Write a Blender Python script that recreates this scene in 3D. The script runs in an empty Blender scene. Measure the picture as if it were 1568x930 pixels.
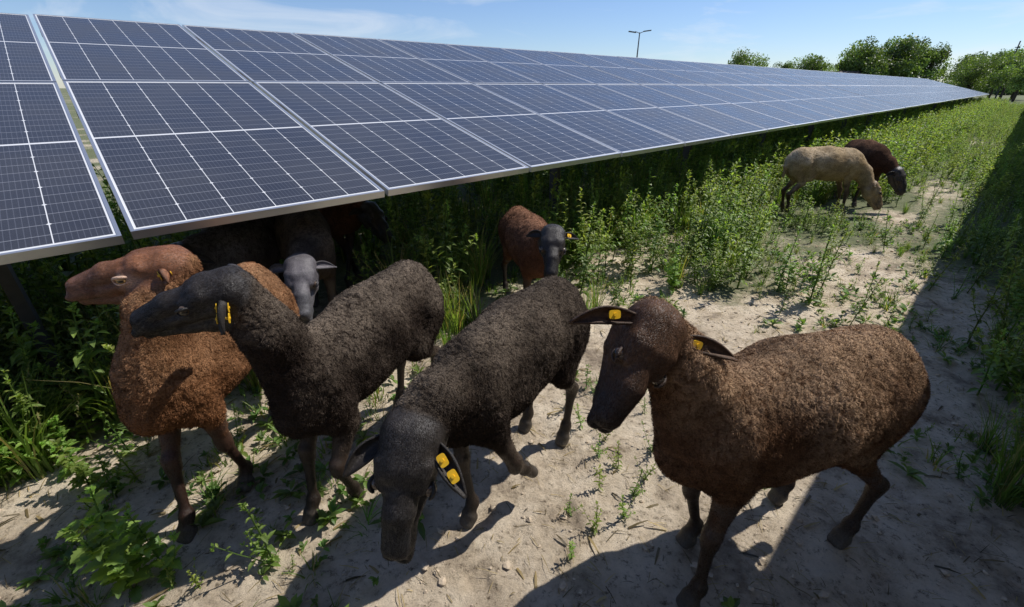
import bpy, math, numpy as np, random, bmesh
from mathutils import Vector
rng=np.random.default_rng(7); random.seed(7)
SC=bpy.context.scene
R=np.array([.731,.682]); Nn=np.array([-.682,.731])   # along the rows / away from the lane
def sp(s,p): return R[0]*s+Nn[0]*p, R[1]*s+Nn[1]*p

# ---------------------------------------------------------------- noise
def vnoise(P,seed=0):
    P=np.asarray(P,dtype=np.float64); I=np.floor(P).astype(np.int64); F=P-I; F=F*F*(3-2*F)
    def h(a,b,c):
        x=(a*73856093)^(b*19349663)^(c*83492791)^(seed*2654435761)
        x&=0xffffffff; x=((x^(x>>15))*0x2c1b3c6d)&0xffffffff; x=((x^(x>>12))*0x297a2d39)&0xffffffff; x^=(x>>15)
        return (x&0xffffff)/8388607.5-1
    r=0
    for a in(0,1):
        wa=F[:,0] if a else 1-F[:,0]
        for b in(0,1):
            wb=F[:,1] if b else 1-F[:,1]
            for c in(0,1):
                wc=F[:,2] if c else 1-F[:,2]
                r=r+wa*wb*wc*h(I[:,0]+a,I[:,1]+b,I[:,2]+c)
    return r
def n2(x,y,s,seed=0): 
    x=np.atleast_1d(x); y=np.atleast_1d(y)
    return vnoise(np.stack([x*s,y*s,np.zeros_like(x)+.37],1),seed)
def sstep(a,b,x): t=np.clip((x-a)/(b-a),0,1); return t*t*(3-2*t)

# ---------------------------------------------------------------- mesh helper
def mk(name,V,F,mat=None,col=None,attrs=None,smooth=True,parent=None,loc=None,uv=None):
    V=np.asarray(V,dtype=np.float32); F=np.asarray(F,dtype=np.int32)
    me=bpy.data.meshes.new(name); k=F.shape[1]
    me.vertices.add(len(V)); me.vertices.foreach_set('co',V.ravel())
    me.loops.add(F.size); me.loops.foreach_set('vertex_index',F.ravel())
    me.polygons.add(len(F)); me.polygons.foreach_set('loop_start',np.arange(0,F.size,k,dtype=np.int32))
    me.polygons.foreach_set('loop_total',np.full(len(F),k,dtype=np.int32))
    me.update(calc_edges=True)
    me.polygons.foreach_set('use_smooth',np.full(len(F),smooth,dtype=bool))
    if col is not None:
        a=me.color_attributes.new('Col','FLOAT_COLOR','POINT')
        c=np.ones((len(V),4),dtype=np.float32); c[:,:3]=col; a.data.foreach_set('color',c.ravel())
    if attrs:
        for n,v in attrs.items():
            a=me.attributes.new(n,'FLOAT','POINT'); a.data.foreach_set('value',np.asarray(v,dtype=np.float32))
    if uv is not None:
        l=me.uv_layers.new(name='UVMap'); l.data.foreach_set('uv',np.asarray(uv,dtype=np.float32).ravel())
    o=bpy.data.objects.new(name,me); SC.collection.objects.link(o)
    if mat: me.materials.append(mat)
    if parent: o.parent=parent
    if loc is not None: o.location=loc
    return o
def empty(name,loc=(0,0,0)):
    o=bpy.data.objects.new(name,None); o.location=loc; SC.collection.objects.link(o); return o
class Acc:
    def __init__(s,o=(0,0,0)): s.V=[];s.F=[];s.C=[];s.n=0;s.o=np.array(o,float)
    def add(s,V,F,c=(1,1,1)):
        V=np.asarray(V,float)-s.o;F=np.asarray(F)
        if F.shape[1]==4: F=np.concatenate([F[:,[0,1,2]],F[:,[0,2,3]]])
        s.V.append(V);s.F.append(F+s.n);s.n+=len(V)
        c=np.asarray(c,float); s.C.append(np.broadcast_to(c,(len(V),3)) if c.ndim==1 else c)
    def out(s): return np.concatenate(s.V),np.concatenate(s.F),np.concatenate(s.C)
BOXF=np.array([[0,3,2,1],[4,5,6,7],[0,1,5,4],[1,2,6,5],[2,3,7,6],[3,0,4,7]])
def box(o,ax,ay,az):
    o,ax,ay,az=[np.array(q,float) for q in(o,ax,ay,az)]
    return np.array([o,o+ax,o+ax+ay,o+ay,o+az,o+ax+az,o+ax+ay+az,o+ay+az]),BOXF
def tube(pts,rad,n=8):
    pts=np.array(pts,float); V=[];m=len(pts)
    for i in range(m):
        d=pts[min(i+1,m-1)]-pts[max(i-1,0)]; d/=np.linalg.norm(d)+1e-9
        a=np.cross(d,[0,0,1]) if abs(d[2])<.9 else np.cross(d,[1,0,0]); a/=np.linalg.norm(a); b=np.cross(d,a)
        for j in range(n):
            t=2*math.pi*j/n; V.append(pts[i]+rad[i]*(math.cos(t)*a+math.sin(t)*b))
    F=[]
    for i in range(m-1):
        for j in range(n): F.append([i*n+j,i*n+(j+1)%n,(i+1)*n+(j+1)%n,(i+1)*n+j])
    V.append(pts[0]);V.append(pts[-1])
    F=np.array(F); T=[F[:,[0,1,2]],F[:,[0,2,3]]]
    T.append(np.array([[m*n,(j+1)%n,j] for j in range(n)]+[[m*n+1,(m-1)*n+j,(m-1)*n+(j+1)%n] for j in range(n)]))
    return np.array(V),np.concatenate(T)

# ---------------------------------------------------------------- materials
def newmat(name):
    m=bpy.data.materials.new(name); m.use_nodes=True; nt=m.node_tree; b=nt.nodes['Principled BSDF']; return m,nt,b
def simple(name,c,rough=.6,metal=0,bump=0,bs=50,var=.0):
    m,nt,b=newmat(name); b.inputs['Base Color'].default_value=(*c,1); b.inputs['Roughness'].default_value=rough; b.inputs['Metallic'].default_value=metal
    tc=nt.nodes.new('ShaderNodeTexCoord'); n=nt.nodes.new('ShaderNodeTexNoise'); n.inputs['Scale'].default_value=bs; n.inputs['Detail'].default_value=5
    nt.links.new(tc.outputs['Object'],n.inputs['Vector'])
    if var>0:
        mx=nt.nodes.new('ShaderNodeMix'); mx.data_type='RGBA'; nt.links.new(n.outputs['Fac'],mx.inputs[0])
        mx.inputs[6].default_value=tuple(v*(1-var) for v in c)+(1,); mx.inputs[7].default_value=tuple(min(1,v*(1+var)) for v in c)+(1,)
        nt.links.new(mx.outputs[2],b.inputs['Base Color'])
    if bump>0:
        bp=nt.nodes.new('ShaderNodeBump'); bp.inputs['Strength'].default_value=bump; bp.inputs['Distance'].default_value=.01
        nt.links.new(n.outputs['Fac'],bp.inputs['Height']); nt.links.new(bp.outputs['Normal'],b.inputs['Normal'])
    return m
def leafmat(name,trans=.35,rough=.5):
    m,nt,b=newmat(name); a=nt.nodes.new('ShaderNodeAttribute'); a.attribute_name='Col'
    nt.links.new(a.outputs['Color'],b.inputs['Base Color']); b.inputs['Roughness'].default_value=rough
    t=nt.nodes.new('ShaderNodeBsdfTranslucent'); g=nt.nodes.new('ShaderNodeMix'); g.data_type='RGBA'; g.blend_type='MULTIPLY'; g.inputs[0].default_value=1
    nt.links.new(a.outputs['Color'],g.inputs[6]); g.inputs[7].default_value=(1.9,2.0,.8,1); nt.links.new(g.outputs[2],t.inputs['Color'])
    mx=nt.nodes.new('ShaderNodeMixShader'); mx.inputs[0].default_value=trans
    nt.links.new(b.outputs[0],mx.inputs[1]);nt.links.new(t.outputs[0],mx.inputs[2])
    nt.links.new(mx.outputs[0],nt.nodes['Material Output'].inputs['Surface']); return m
M_leaf=leafmat('leaves',.45); M_tree=leafmat('tree_leaves',.3)
M_alu=simple('aluminium',(.62,.63,.65),.35,.85); M_steel=simple('galvanised_steel',(.10,.10,.105),.7,.3,.2,30,.25)
M_bark=simple('bark',(.06,.045,.035),.9,0,.8,20,.4)
M_tag=simple('tag_plastic',(.85,.50,.02),.4,0,0,80,.08); M_stone=simple('clod',(.48,.39,.29),.95,0,.6,60,.3)

def glassmat():
    m,nt,b=newmat('solar_cells'); N=nt.nodes; L=nt.links
    uv=N.new('ShaderNodeUVMap'); sx=N.new('ShaderNodeSeparateXYZ'); L.new(uv.outputs[0],sx.inputs[0])
    def math_(op,a,b_=None,c=None):
        n=N.new('ShaderNodeMath'); n.operation=op
        for i,q in enumerate((a,b_,c)):
            if q is None: continue
            if isinstance(q,(int,float)): n.inputs[i].default_value=q
            else: L.new(q,n.inputs[i])
        return n.outputs[0]
    U=sx.outputs[0]; Vv=sx.outputs[1]
    def dist(x,k):
        f=math_('FRACT',math_('MULTIPLY',x,k)); return math_('SUBTRACT',.5,math_('ABSOLUTE',math_('SUBTRACT',f,.5)))
    du=dist(U,6); dv=dist(Vv,24); dv2=dist(Vv,12)
    lu=math_('LESS_THAN',du,.010); lv=math_('LESS_THAN',dv,.018)
    dia=math_('LESS_THAN',math_('ADD',du,math_('MULTIPLY',dv2,1.0)),.05)
    mid=math_('LESS_THAN',math_('ABSOLUTE',math_('SUBTRACT',Vv,.5)),.0045)
    edge=math_('GREATER_THAN',math_('MAXIMUM',math_('MULTIPLY',math_('ABSOLUTE',math_('SUBTRACT',U,.5)),1.0),math_('ABSOLUTE',math_('SUBTRACT',Vv,.5))),.492)
    line=math_('MAXIMUM',math_('MAXIMUM',lu,dia),math_('MAXIMUM',mid,edge))
    db=dist(U,60); bus=math_('LESS_THAN',db,.07)
    tc=N.new('ShaderNodeTexCoord'); no=N.new('ShaderNodeTexNoise'); no.inputs['Scale'].default_value=3; no.inputs['Detail'].default_value=8; L.new(tc.outputs['Object'],no.inputs['Vector'])
    n3=N.new('ShaderNodeTexNoise'); n3.inputs['Scale'].default_value=260; n3.inputs['Detail'].default_value=2; L.new(tc.outputs['Object'],n3.inputs['Vector'])
    wn_=N.new('ShaderNodeTexWhiteNoise'); wn_.noise_dimensions='3D'
    fl=N.new('ShaderNodeVectorMath'); fl.operation='MULTIPLY'; L.new(uv.outputs[0],fl.inputs[0]); fl.inputs[1].default_value=(6,24,1)
    f2=N.new('ShaderNodeVectorMath'); f2.operation='FLOOR'; L.new(fl.outputs[0],f2.inputs[0]); L.new(f2.outputs[0],wn_.inputs[0])
    def mix(f,a,b_):
        x=N.new('ShaderNodeMix'); x.data_type='RGBA'; L.new(f,x.inputs[0])
        for i,q in((6,a),(7,b_)):
            if isinstance(q,tuple): x.inputs[i].default_value=q
            else: L.new(q,x.inputs[i])
        return x.outputs[2]
    c=mix(n3.outputs['Fac'],(.006,.007,.013,1),(.034,.038,.052,1))
    c=mix(math_('MULTIPLY',wn_.outputs[0],.35),c,(.014,.018,.034,1))
    c=mix(bus,c,(.06,.065,.085,1)); c=mix(lv,c,(.22,.23,.26,1)); c=mix(line,c,(.68,.69,.70,1))
    dust=math_('ADD',math_('MULTIPLY',no.outputs['Fac'],.10),.005); c=mix(dust,c,(.38,.36,.32,1))
    L.new(c,b.inputs['Base Color']); b.inputs['IOR'].default_value=1.5
    L.new(math_('ADD',math_('MULTIPLY',no.outputs['Fac'],.25),.14),b.inputs['Roughness'])
    return m
M_cells=glassmat(); M_back=simple('panel_backsheet',(.5,.5,.5),.6)

# ---------------------------------------------------------------- solar tables
TILT=math.radians(15); PW=1.10; PL=2.07; GAP=.022
def table(s0,n,p_low,z_low,name='solar_panel_table'):
    O=np.array([*sp(s0,p_low),0]); root=empty(name,O)
    r3=np.array([*R,0]); up=np.array([Nn[0]*math.cos(TILT),Nn[1]*math.cos(TILT),math.sin(TILT)]); nr=np.cross(r3,up)
    if nr[2]<0: nr=-nr
    fr=Acc(); gv=[];gf=[];guv=[]; bk=Acc(); st=Acc()
    base=np.array([0,0,z_low])
    for i in range(n):
        for j in range(2):
            jit=random.uniform(-.003,.003)
            c=base+r3*(i*PW)+up*(j*(PL+.02))+nr*jit
            w=PW-GAP; l=PL; T=.036; lip=.013
            fr.add(*box(c-nr*T,r3*w,up*lip,nr*T)); fr.add(*box(c+up*(l-lip)-nr*T,r3*w,up*lip,nr*T))
            fr.add(*box(c+up*lip-nr*T,r3*lip,up*(l-2*lip),nr*T)); fr.add(*box(c+r3*(w-lip)+up*lip-nr*T,r3*lip,up*(l-2*lip),nr*T))
            g=c+r3*lip+up*lip-nr*.003; a=r3*(w-2*lip); b=up*(l-2*lip)
            k=len(gv); gv+= [g,g+a,g+a+b,g+b]; gf.append([k,k+1,k+2,k+3]); guv+=[(0,0),(1,0),(1,1),(0,1)]
            bk.add(*box(g-nr*.006,a,b,nr*.004))
    Ltot=n*PW; H=2*PL
    for q in (.35,1.65,2.5,3.75):
        st.add(*box(base+up*q-nr*.10,r3*(Ltot-.03),up*.05,nr*.06))
    x=.6
    while x<Ltot:
        a=base+r3*x
        st.add(*box(a+up*.33-nr*.19,r3*.06,up*(H-.5),nr*.085))
        for q in(.75,3.1):
            b=a+up*q-nr*.19
            st.add(*box([b[0],b[1],-.3],r3*.05,np.array([*Nn,0])*.1,[0,0,b[2]+.3]))
        e=a+up*2.2-nr*.2; f=a+up*3.1-nr*.2; b2=np.array([f[0],f[1],f[2]*.4])
        st.add(*tube([b2+r3*.025,e+r3*.025],[.02,.02],6))
        x+=2.75
    V,F,C=fr.out(); mk('frames',V,F,M_alu,smooth=False,parent=root)
    mk('cells',gv,gf,M_cells,smooth=False,parent=root,uv=guv)
    V,F,C=bk.out(); mk('backsheet',V,F,M_back,smooth=False,parent=root)
    V,F,C=st.out(); mk('mounting_frame',V,F,M_steel,smooth=False,parent=root)
table(.04,15,2.2,.95)
table(-6*PW+.032,6,2.2,.94)
table(16.6,32,2.2,.95)
hp=-.38-2*PL*math.cos(TILT)
table(-8,22,hp,.95); table(16.4,32,hp,.95)

# ---------------------------------------------------------------- ground
def gheight(x,y):
    h=.016*n2(x,y,1.3,1)+.012*n2(x,y,5,2)+.008*n2(x,y,14,3)+.005*n2(x,y,38,4)
    f=n2(x,y,9,5); h=h-.016*sstep(.4,.7,f)
    return h
def vegcov(x,y):
    s=R[0]*x+R[1]*y; p=Nn[0]*x+Nn[1]*y
    v=sstep(2.4,7.0,s)*.85+sstep(2.1,2.7,p)*.6+.55*n2(x,y,1.1,11)+.25*n2(x,y,3.7,12)
    path=np.exp(-((p-.5)/.45)**2)*.5*sstep(26,9,s)
    return np.clip(v-path,0,1)
n=660; t=np.linspace(-1,1,n); g=500/np.sinh(8.4)*np.sinh(8.4*t)
X,Y=np.meshgrid(g,g+1.6,indexing='ij'); x=X.ravel(); y=Y.ravel()
z=gheight(x,y)*np.exp(-(x**2+y**2)/900)
I=np.arange(n*n).reshape(n,n); F=np.stack([I[:-1,:-1],I[1:,:-1],I[1:,1:],I[:-1,1:]],-1).reshape(-1,4)
m,nt,b=newmat('sandy_soil'); N=nt.nodes;L=nt.links
tc=N.new('ShaderNodeTexCoord'); 
def nz(s,d=6,r=.6):
    q=N.new('ShaderNodeTexNoise'); q.inputs['Scale'].default_value=s; q.inputs['Detail'].default_value=d; q.inputs['Roughness'].default_value=r; L.new(tc.outputs['Object'],q.inputs['Vector']); return q.outputs['Fac']
def ramp(f,st):
    r=N.new('ShaderNodeValToRGB'); L.new(f,r.inputs[0]); e=r.color_ramp.elements
    e[0].position,e[0].color=st[0][0],(*st[0][1],1); e[1].position,e[1].color=st[-1][0],(*st[-1][1],1)
    for q in st[1:-1]: k=e.new(q[0]); k.color=(*q[1],1)
    return r.outputs[0]
def mixc(f,a,b_,mode='MIX'):
    x=N.new('ShaderNodeMix'); x.data_type='RGBA'; x.blend_type=mode
    for i,q in((0,f),(6,a),(7,b_)):
        if isinstance(q,(tuple,float)): x.inputs[i].default_value=q
        else: L.new(q,x.inputs[i])
    return x.outputs[2]
c1=ramp(nz(3.4,9,.7),[(.36,(.27,.21,.15)),(.46,(.54,.44,.32)),(.58,(.70,.59,.45)),(.7,(.74,.63,.49))])
c2=ramp(nz(34,9,.8),[(.36,(.22,.20,.17)),(.46,(.95,.95,.95)),(.7,(1.1,1.1,1.1))])
c=mixc(1.0,c1,c2,'MULTIPLY')
at=N.new('ShaderNodeAttribute'); at.attribute_name='veg'
gc=ramp(nz(14,8,.75),[(.3,(.03,.045,.014)),(.5,(.08,.11,.035)),(.62,(.13,.15,.055)),(.75,(.24,.21,.12))])
ad=N.new('ShaderNodeMath'); ad.operation='ADD'; L.new(at.outputs['Fac'],ad.inputs[0]); L.new(nz(18,9,.8),ad.inputs[1])
mr=N.new('ShaderNodeMapRange'); L.new(ad.outputs[0],mr.inputs[0]); mr.inputs[1].default_value=.66; mr.inputs[2].default_value=1.0; mr.inputs[4].default_value=.9
c=mixc(mr.outputs[0],c,gc); L.new(c,b.inputs['Base Color']); b.inputs['Roughness'].default_value=.95
bp=N.new('ShaderNodeBump'); bp.inputs['Strength'].default_value=1; bp.inputs['Distance'].default_value=.02; L.new(nz(42,9,.8),bp.inputs['Height']); L.new(bp.outputs[0],b.inputs['Normal'])
mk('ground',np.stack([x,y,z],1),F,m,attrs={'veg':vegcov(x,y)})

bm=bmesh.new(); bmesh.ops.create_icosphere(bm,subdivisions=1,radius=1); bv=np.array([v.co[:] for v in bm.verts]); bf=np.array([[v.index for v in f.verts] for f in bm.faces]); bm.free()
A=Acc(); nn_=7000; a=rng.uniform(-2.6,7,nn_) ; p=rng.uniform(-1.4,2.8,nn_); xs,ys=sp(a,p); zs=gheight(xs,ys)
for i in range(nn_):
    r=.0025+.013*rng.random()**4
    v=bv*(1+.3*rng.standard_normal((len(bv),1)))*r*np.array([1,1,.65]); A.add(v+[xs[i],ys[i],zs[i]+r*.3],bf)
V,F,C=A.out(); mk('soil_clods',V,F,M_stone,smooth=False)
A=Acc(); nn_=9500; a=rng.uniform(-2.6,7,nn_) ; p=rng.uniform(-1.6,2.8,nn_); xs,ys=sp(a,p); zs=gheight(xs,ys)
for i in range(nn_):
    l=rng.uniform(.012,.08); th=rng.uniform(0,6.28); d=np.array([math.cos(th),math.sin(th),rng.uniform(-.05,.2)])*l; w=np.array([-math.sin(th),math.cos(th),0])*rng.choice([.001,.0015,.004],p=[.5,.35,.15])
    o=np.array([xs[i],ys[i],zs[i]+.004]); c=np.array([.36,.28,.16])*rng.uniform(.12,1.2)
    A.add([o-w,o+w,o+d*.5+w+[0,0,.004],o+d*.5-w+[0,0,.004],o+d+w*.4,o+d-w*.4],[[0,1,2,3],[3,2,4,5]],c)
V,F,C=A.out(); mk('dry_straw',V,F,M_leaf,col=C,smooth=False)

# ---------------------------------------------------------------- plants
def leaf(A,o,d,up,l,w,droop,col,lod=0):
    d=d/np.linalg.norm(d); s=np.cross(d,up); s/=np.linalg.norm(s)+1e-9; u=np.cross(s,d)
    def P(t,k,f=0): return o+d*(l*t)-np.array([0,0,1])*droop*l*t*t+s*(w*k)+u*(f*w)
    if lod:
        A.add([P(0,0),P(.45,.5),P(1,0),P(.45,-.5)],[[0,1,2,3]],col); return
    V=[P(0,0),P(.3,.40,.14),P(.3,0),P(.3,-.40,.14),P(.65,.42,.16),P(.65,0),P(.65,-.42,.16),P(1,0)]
    F=[[0,1,2],[0,2,3],[1,4,5],[1,5,2],[2,5,6],[2,6,3],[4,7,5],[5,7,6]]
    A.add(V,F,col)
def toothed(A,o,d,up,l,w,droop,col):
    d=d/np.linalg.norm(d); s=np.cross(d,up); s/=np.linalg.norm(s)+1e-9; u=np.cross(s,d)
    prof=[(.0,.03),(.12,.30),(.18,.22),(.32,.50),(.38,.34),(.52,.52),(.58,.32),(.72,.38),(.78,.20),(.9,.16),(1,0.0)]
    V=[]
    for t,k in prof:
        b=o+d*(l*t)-np.array([0,0,1])*droop*l*t*t; V+=[b+s*w*k+u*w*k*.3,b,b-s*w*k+u*w*k*.3]
    F=[]
    for i in range(len(prof)-1):
        a=3*i; F+=[[a,a+3,a+4,a+1],[a+1,a+4,a+5,a+2]]
    A.add(V,F,col)
def weed(h,nl,ll,seed,lod=0,branches=4,light=1.0,wr_=.36,tooth=False):
    q=np.random.default_rng(seed); A=Acc(); g=np.array([.12,.19,.045])*light
    def stem(o,d,L,r0,n,ls):
        pts=[o]; dd=d.copy()
        for i in range(5): dd=dd+q.normal(0,.06,3)+[0,0,.05]; dd/=np.linalg.norm(dd); pts.append(pts[-1]+dd*L/5)
        pts=np.array(pts); A.add(*tube(pts,np.linspace(r0,r0*.35,6),4 if not lod else 3),g*.9)
        ang=q.uniform(0,6.28)
        for i in range(n):
            t=.08+.92*(i/n); k=min(4,int(t*5)); f=t*5-k; o2=pts[k]*(1-f)+pts[k+1]*f; ang+=2.4+q.normal(0,.3)
            el=q.uniform(.1,.7)+.5*t; dv=np.array([math.cos(ang)*math.cos(el),math.sin(ang)*math.cos(el),math.sin(el)])
            sc=ls*(1-.5*t)*q.uniform(.7,1.25); c=g*q.uniform(.7,1.3)*(1+.5*t)*np.array([1+.25*t,1,1])
            if tooth: toothed(A,o2,dv,np.array([0,0,1.]),sc,sc*wr_,q.uniform(.2,.8),c)
            else: leaf(A,o2,dv,np.array([0,0,1.]),sc,sc*wr_,q.uniform(.2,.8),c,lod)
        for i in range(6 if lod else 14):
            dv=q.normal(0,1,3);dv[2]=abs(dv[2])+.5; leaf(A,pts[-1]-[0,0,q.uniform(0,.12)*L],dv,np.array([0,.1,1.]),ls*.28,ls*.13,.2,g*np.array([1.7,1.6,1.4]),1)
        return pts
    pts=stem(np.zeros(3),np.array([q.normal(0,.12),q.normal(0,.12),1.]),h,.004+.004*h,nl,ll)
    for b in range(branches):
        t=q.uniform(.05,.7); o=pts[int(t*5)]; a=q.uniform(0,6.28); stem(o,np.array([math.cos(a)*.7,math.sin(a)*.7,1.]),h*(1-t)*q.uniform(.5,.95),.003,int(nl*.5),ll*.8)
    return A.out()
def tuft(h,nb,seed,lod=0,spread=.5,light=1.,seedh=0):
    q=np.random.default_rng(seed); A=Acc()
    for i in range(nb):
        a=q.uniform(0,6.28); o=np.array([math.cos(a),math.sin(a),0])*q.uniform(0,.05)
        a+=q.normal(0,.6); L=h*q.uniform(.5,1.1); lean=q.uniform(.05,spread); w=.0035 if not lod else .007
        dh=np.array([math.cos(a),math.sin(a),0]); s=np.array([-math.sin(a),math.cos(a),0])*w
        ns=2 if lod else 4; V=[]
        for k in range(ns+1):
            t=k/ns; P=o+dh*L*lean*(t**1.7)*1.3+np.array([0,0,1])*L*(t-.45*lean*t*t); ww=s*(1-t)**.6; V+=[P-ww,P+ww]
        c=np.array([.12,.19,.042])*q.uniform(.6,1.4)*light; 
        if q.random()<.15: c=np.array([.28,.24,.11])
        A.add(V,[[2*k,2*k+1,2*k+3,2*k+2] for k in range(ns)],c)
        if seedh and q.random()<seedh:
            e=V[-1]
            for z_ in range(10): leaf(A,e-[0,0,z_*.008]-dh*z_*.003,np.array([*q.normal(0,.5,2),1.]),np.array([0,.1,1.]),.012,.004,0,np.array([.25,.24,.11]),1)
    return A.out()
def rosette(seed,nl=7,l=.035):
    q=np.random.default_rng(seed); A=Acc()
    for i in range(nl):
        a=q.uniform(0,6.28); el=q.uniform(.15,1.1); c=np.array([.11,.18,.045])*q.uniform(.7,1.4)
        leaf(A,np.array([0,0,.003+q.uniform(0,.02)]),np.array([math.cos(a)*math.cos(el),math.sin(a)*math.cos(el),math.sin(el)]),np.array([0,0,1.]),l*q.uniform(.6,1.3),l*.38,.3,c)
    return A.out()
def scatter(name,temps,inst,mat=M_leaf):
    xs=np.array([i[1] for i in inst]);ys=np.array([i[2] for i in inst]); gz=gheight(xs,ys)*np.exp(-(xs**2+ys**2)/900)
    Vs=[];Fs=[];Cs=[];n=0
    for (ti,x,y,s),zz in zip(inst,gz):
        V,F,C=temps[ti]; a=random.uniform(0,6.28); ca,sa=math.cos(a),math.sin(a)
        W=np.stack([V[:,0]*ca-V[:,1]*sa,V[:,0]*sa+V[:,1]*ca,V[:,2]],1)*s
        W+= [x,y,zz-.003]
        Vs.append(W);Fs.append(F+n);n+=len(V);Cs.append(C*random.uniform(.75,1.25)*np.array([random.uniform(.85,1.2),1,1]))
    mk(name,np.concatenate(Vs),np.concatenate(Fs),mat,col=np.concatenate(Cs),smooth=False)
W_near=[weed(.60,30,.095,i,0,2+i%3) for i in range(8)]
W_broad=[weed(.42,20,.115,120+i,0,3,1.15,.58,True) for i in range(5)]
W_small=[weed(.3,16,.06,20+i,0,3,1.1) for i in range(4)]
W_far=[weed(.6,18,.13,40+i,1,3,1,.42) for i in range(5)]
T_near=[tuft(.38,60,60+i,seedh=.12) for i in range(4)]; T_small=[tuft(.11,16,70+i,0,.9) for i in range(4)]; T_far=[tuft(.35,34,80+i,1) for i in range(4)]
RO=[rosette(90+i,6+i,.03+.004*i) for i in range(5)]
SX=np.array([(1.1,1.1),(.83,1.0),(.56,.93),(.3,.85),(.19,1.5),(0,1.3),(-.12,1.1),(-.27,.8),(-.47,1.7),(-.57,1.4),(-.67,1.15),(-.95,1.66),(-1.05,1.4),(-1.13,1.15),(-1.2,2.45),(-1.1,2.05),(-1.35,2.85),(-1.6,2.3),(-1.55,2.8),(.17,2.55),(0,3.1),(.2,2.3),(3.5,5.5),(3.8,5.5),(4.1,5.5),(4.45,5.3),(4.75,5.9),(-1.3,3.3),(-1.7,3.5)])
def clear(x,y,d): return np.min(np.hypot(SX[:,0]-x,SX[:,1]-y))>d and math.hypot(x,y)>1.0
def put(L,T,x,y,s): L.append((random.randrange(len(T)),x,y,s))
wn=[];wf=[];tn=[];tf=[];ws=[];ts=[];ro=[];wb=[]
for i in range(4600):
    s=-5+60*rng.random()**1.7; p=2.3+4.5*rng.random()**1.6; x,y=sp(s,p)
    if not clear(x,y,.3): continue
    near=s<5.5 and p<3.6
    zmax=.95+(p-2.2)*.26-.12
    sc=min(rng.uniform(.6,1.45),zmax/.62)
    if rng.random()<.72: put(wn if near else wf,W_near if near else W_far,x,y,sc)
    else: put(tn if near else tf,T_near if near else T_far,x,y,sc*1.2)
K=15000; S_=1.8+55*rng.random(K)**1.9; P_=rng.uniform(-1.8,2.6,K); X_,Y_=sp(S_,P_); CV=vegcov(X_,Y_)
for s,p,x,y,cov in zip(S_,P_,X_,Y_,CV):
    if rng.random()>cov**(2.0 if s<9 else 1.4)*1.25 or not clear(x,y,.42): continue
    if s<9 and p<.9 and rng.random()<.5 : continue
    near=s<8; sc=rng.uniform(.45,1.25)*(.62 if p<1 else 1)
    if 3.2<x/max(y,.1)*5.4<4.8 and 2.8<y<5.3: sc*=.45
    u=rng.random()
    if u<.55: put(wn if near else wf,W_near if near else W_far,x,y,sc)
    elif u<.62 and near: put(wb,W_broad,x,y,sc)
    elif u<.76: put(ws,W_small,x,y,rng.uniform(.6,1.3))
    else: put(tn if near else tf,T_near if near else T_far,x,y,sc*.8)
for i in range(560):
    s=2.2+14*rng.random()**1.4; p=rng.uniform(-2.0,-.35); x,y=sp(s,p)
    if rng.random()<.65: put(wn if s<7 else wf,W_near if s<7 else W_far,x,y,rng.uniform(.5,1.1))
    else: put(tn if s<7 else tf,T_near if s<7 else T_far,x,y,rng.uniform(.5,1.1))
for (x,y,s) in [(1.2,3.5,1.05),(1.35,3.65,1.1),(1.5,3.3,.9),(1.05,3.75,1.1),(1.65,3.75,1.1),(1.9,3.9,1.1),(2.2,2.9,1.0),(2.35,3.05,.95),(2.1,3.15,.9),(2.5,3.3,1.),(2.7,3.5,.9),(1.9,2.75,.55),(2.3,4.2,1.),(.95,3.2,.8),(.8,3.5,.9),(.75,2.9,.5),(1.3,3.2,.8),(2.0,3.45,.9),(2.3,2.6,.6),(2.6,2.9,.7),(1.0,3.4,.9),(1.8,4.3,1.1),(1.4,4.1,1.1),(2.1,4.6,1.1),(.7,3.3,.9),(.9,3.7,1.1),
                (-1.9,1.5,.7),(-2.2,1.6,.8),(-2.05,1.85,.9),(-1.85,1.75,.8),(-2.4,1.9,1),(-1.65,1.75,.7),(-1.5,1.85,.6),(-1.75,1.6,.7),(-2.1,1.55,.8),
                (2.3,1.42,.75),(2.5,1.65,.9),(2.7,1.9,1.),(2.95,2.2,1.),(3.3,2.55,1.),(3.0,1.9,1.1),(3.5,2.8,1.),(2.35,1.2,.8),(3.9,3.2,1.),(2.6,1.6,1.),(2.45,1.85,.7),(2.8,2.3,.8),(4.2,3.7,1)]: put(wn,W_near,x,y,s)
for (x,y,s) in [(-1.20,.84,.85),(-1.26,.90,.85),(-1.14,.90,.65),(-1.33,.96,.6),(-1.7,1.25,.6),(-2.0,1.3,.8),(-1.85,1.35,.6),(-1.55,1.2,.5),(2.45,1.5,1.),(2.65,2.0,1.),(1.25,3.1,.9),(2.2,3.2,.9)]: put(wb,W_broad,x,y,s)
for (x,y,s) in [(-.8,.93,1.0),(-.82,.95,.6),(-1.5,1.1,.6),(-1.0,.85,.4),(.42,1.5,.4),(.5,1.62,.6),(.62,1.45,.6),(.75,1.6,.6),(.35,1.25,.45),(.45,1.35,.5),(-1.45,.95,.5),(.28,1.75,.6),(.4,1.9,.5),(.95,1.55,.5),(.6,2.0,.5),(.9,2.1,.6),(-1.4,.85,.5),(.3,1.05,.5),(.42,1.12,.5),(-1.55,1.3,.7),(-1.7,1.45,.8),(.22,1.15,.4),(.38,1.42,.45),(.33,1.6,.5),(.55,1.3,.45),(.2,.95,.35),(.48,1.22,.5),(.7,1.35,.5)]: put(ws,W_small,x,y,s)
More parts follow.
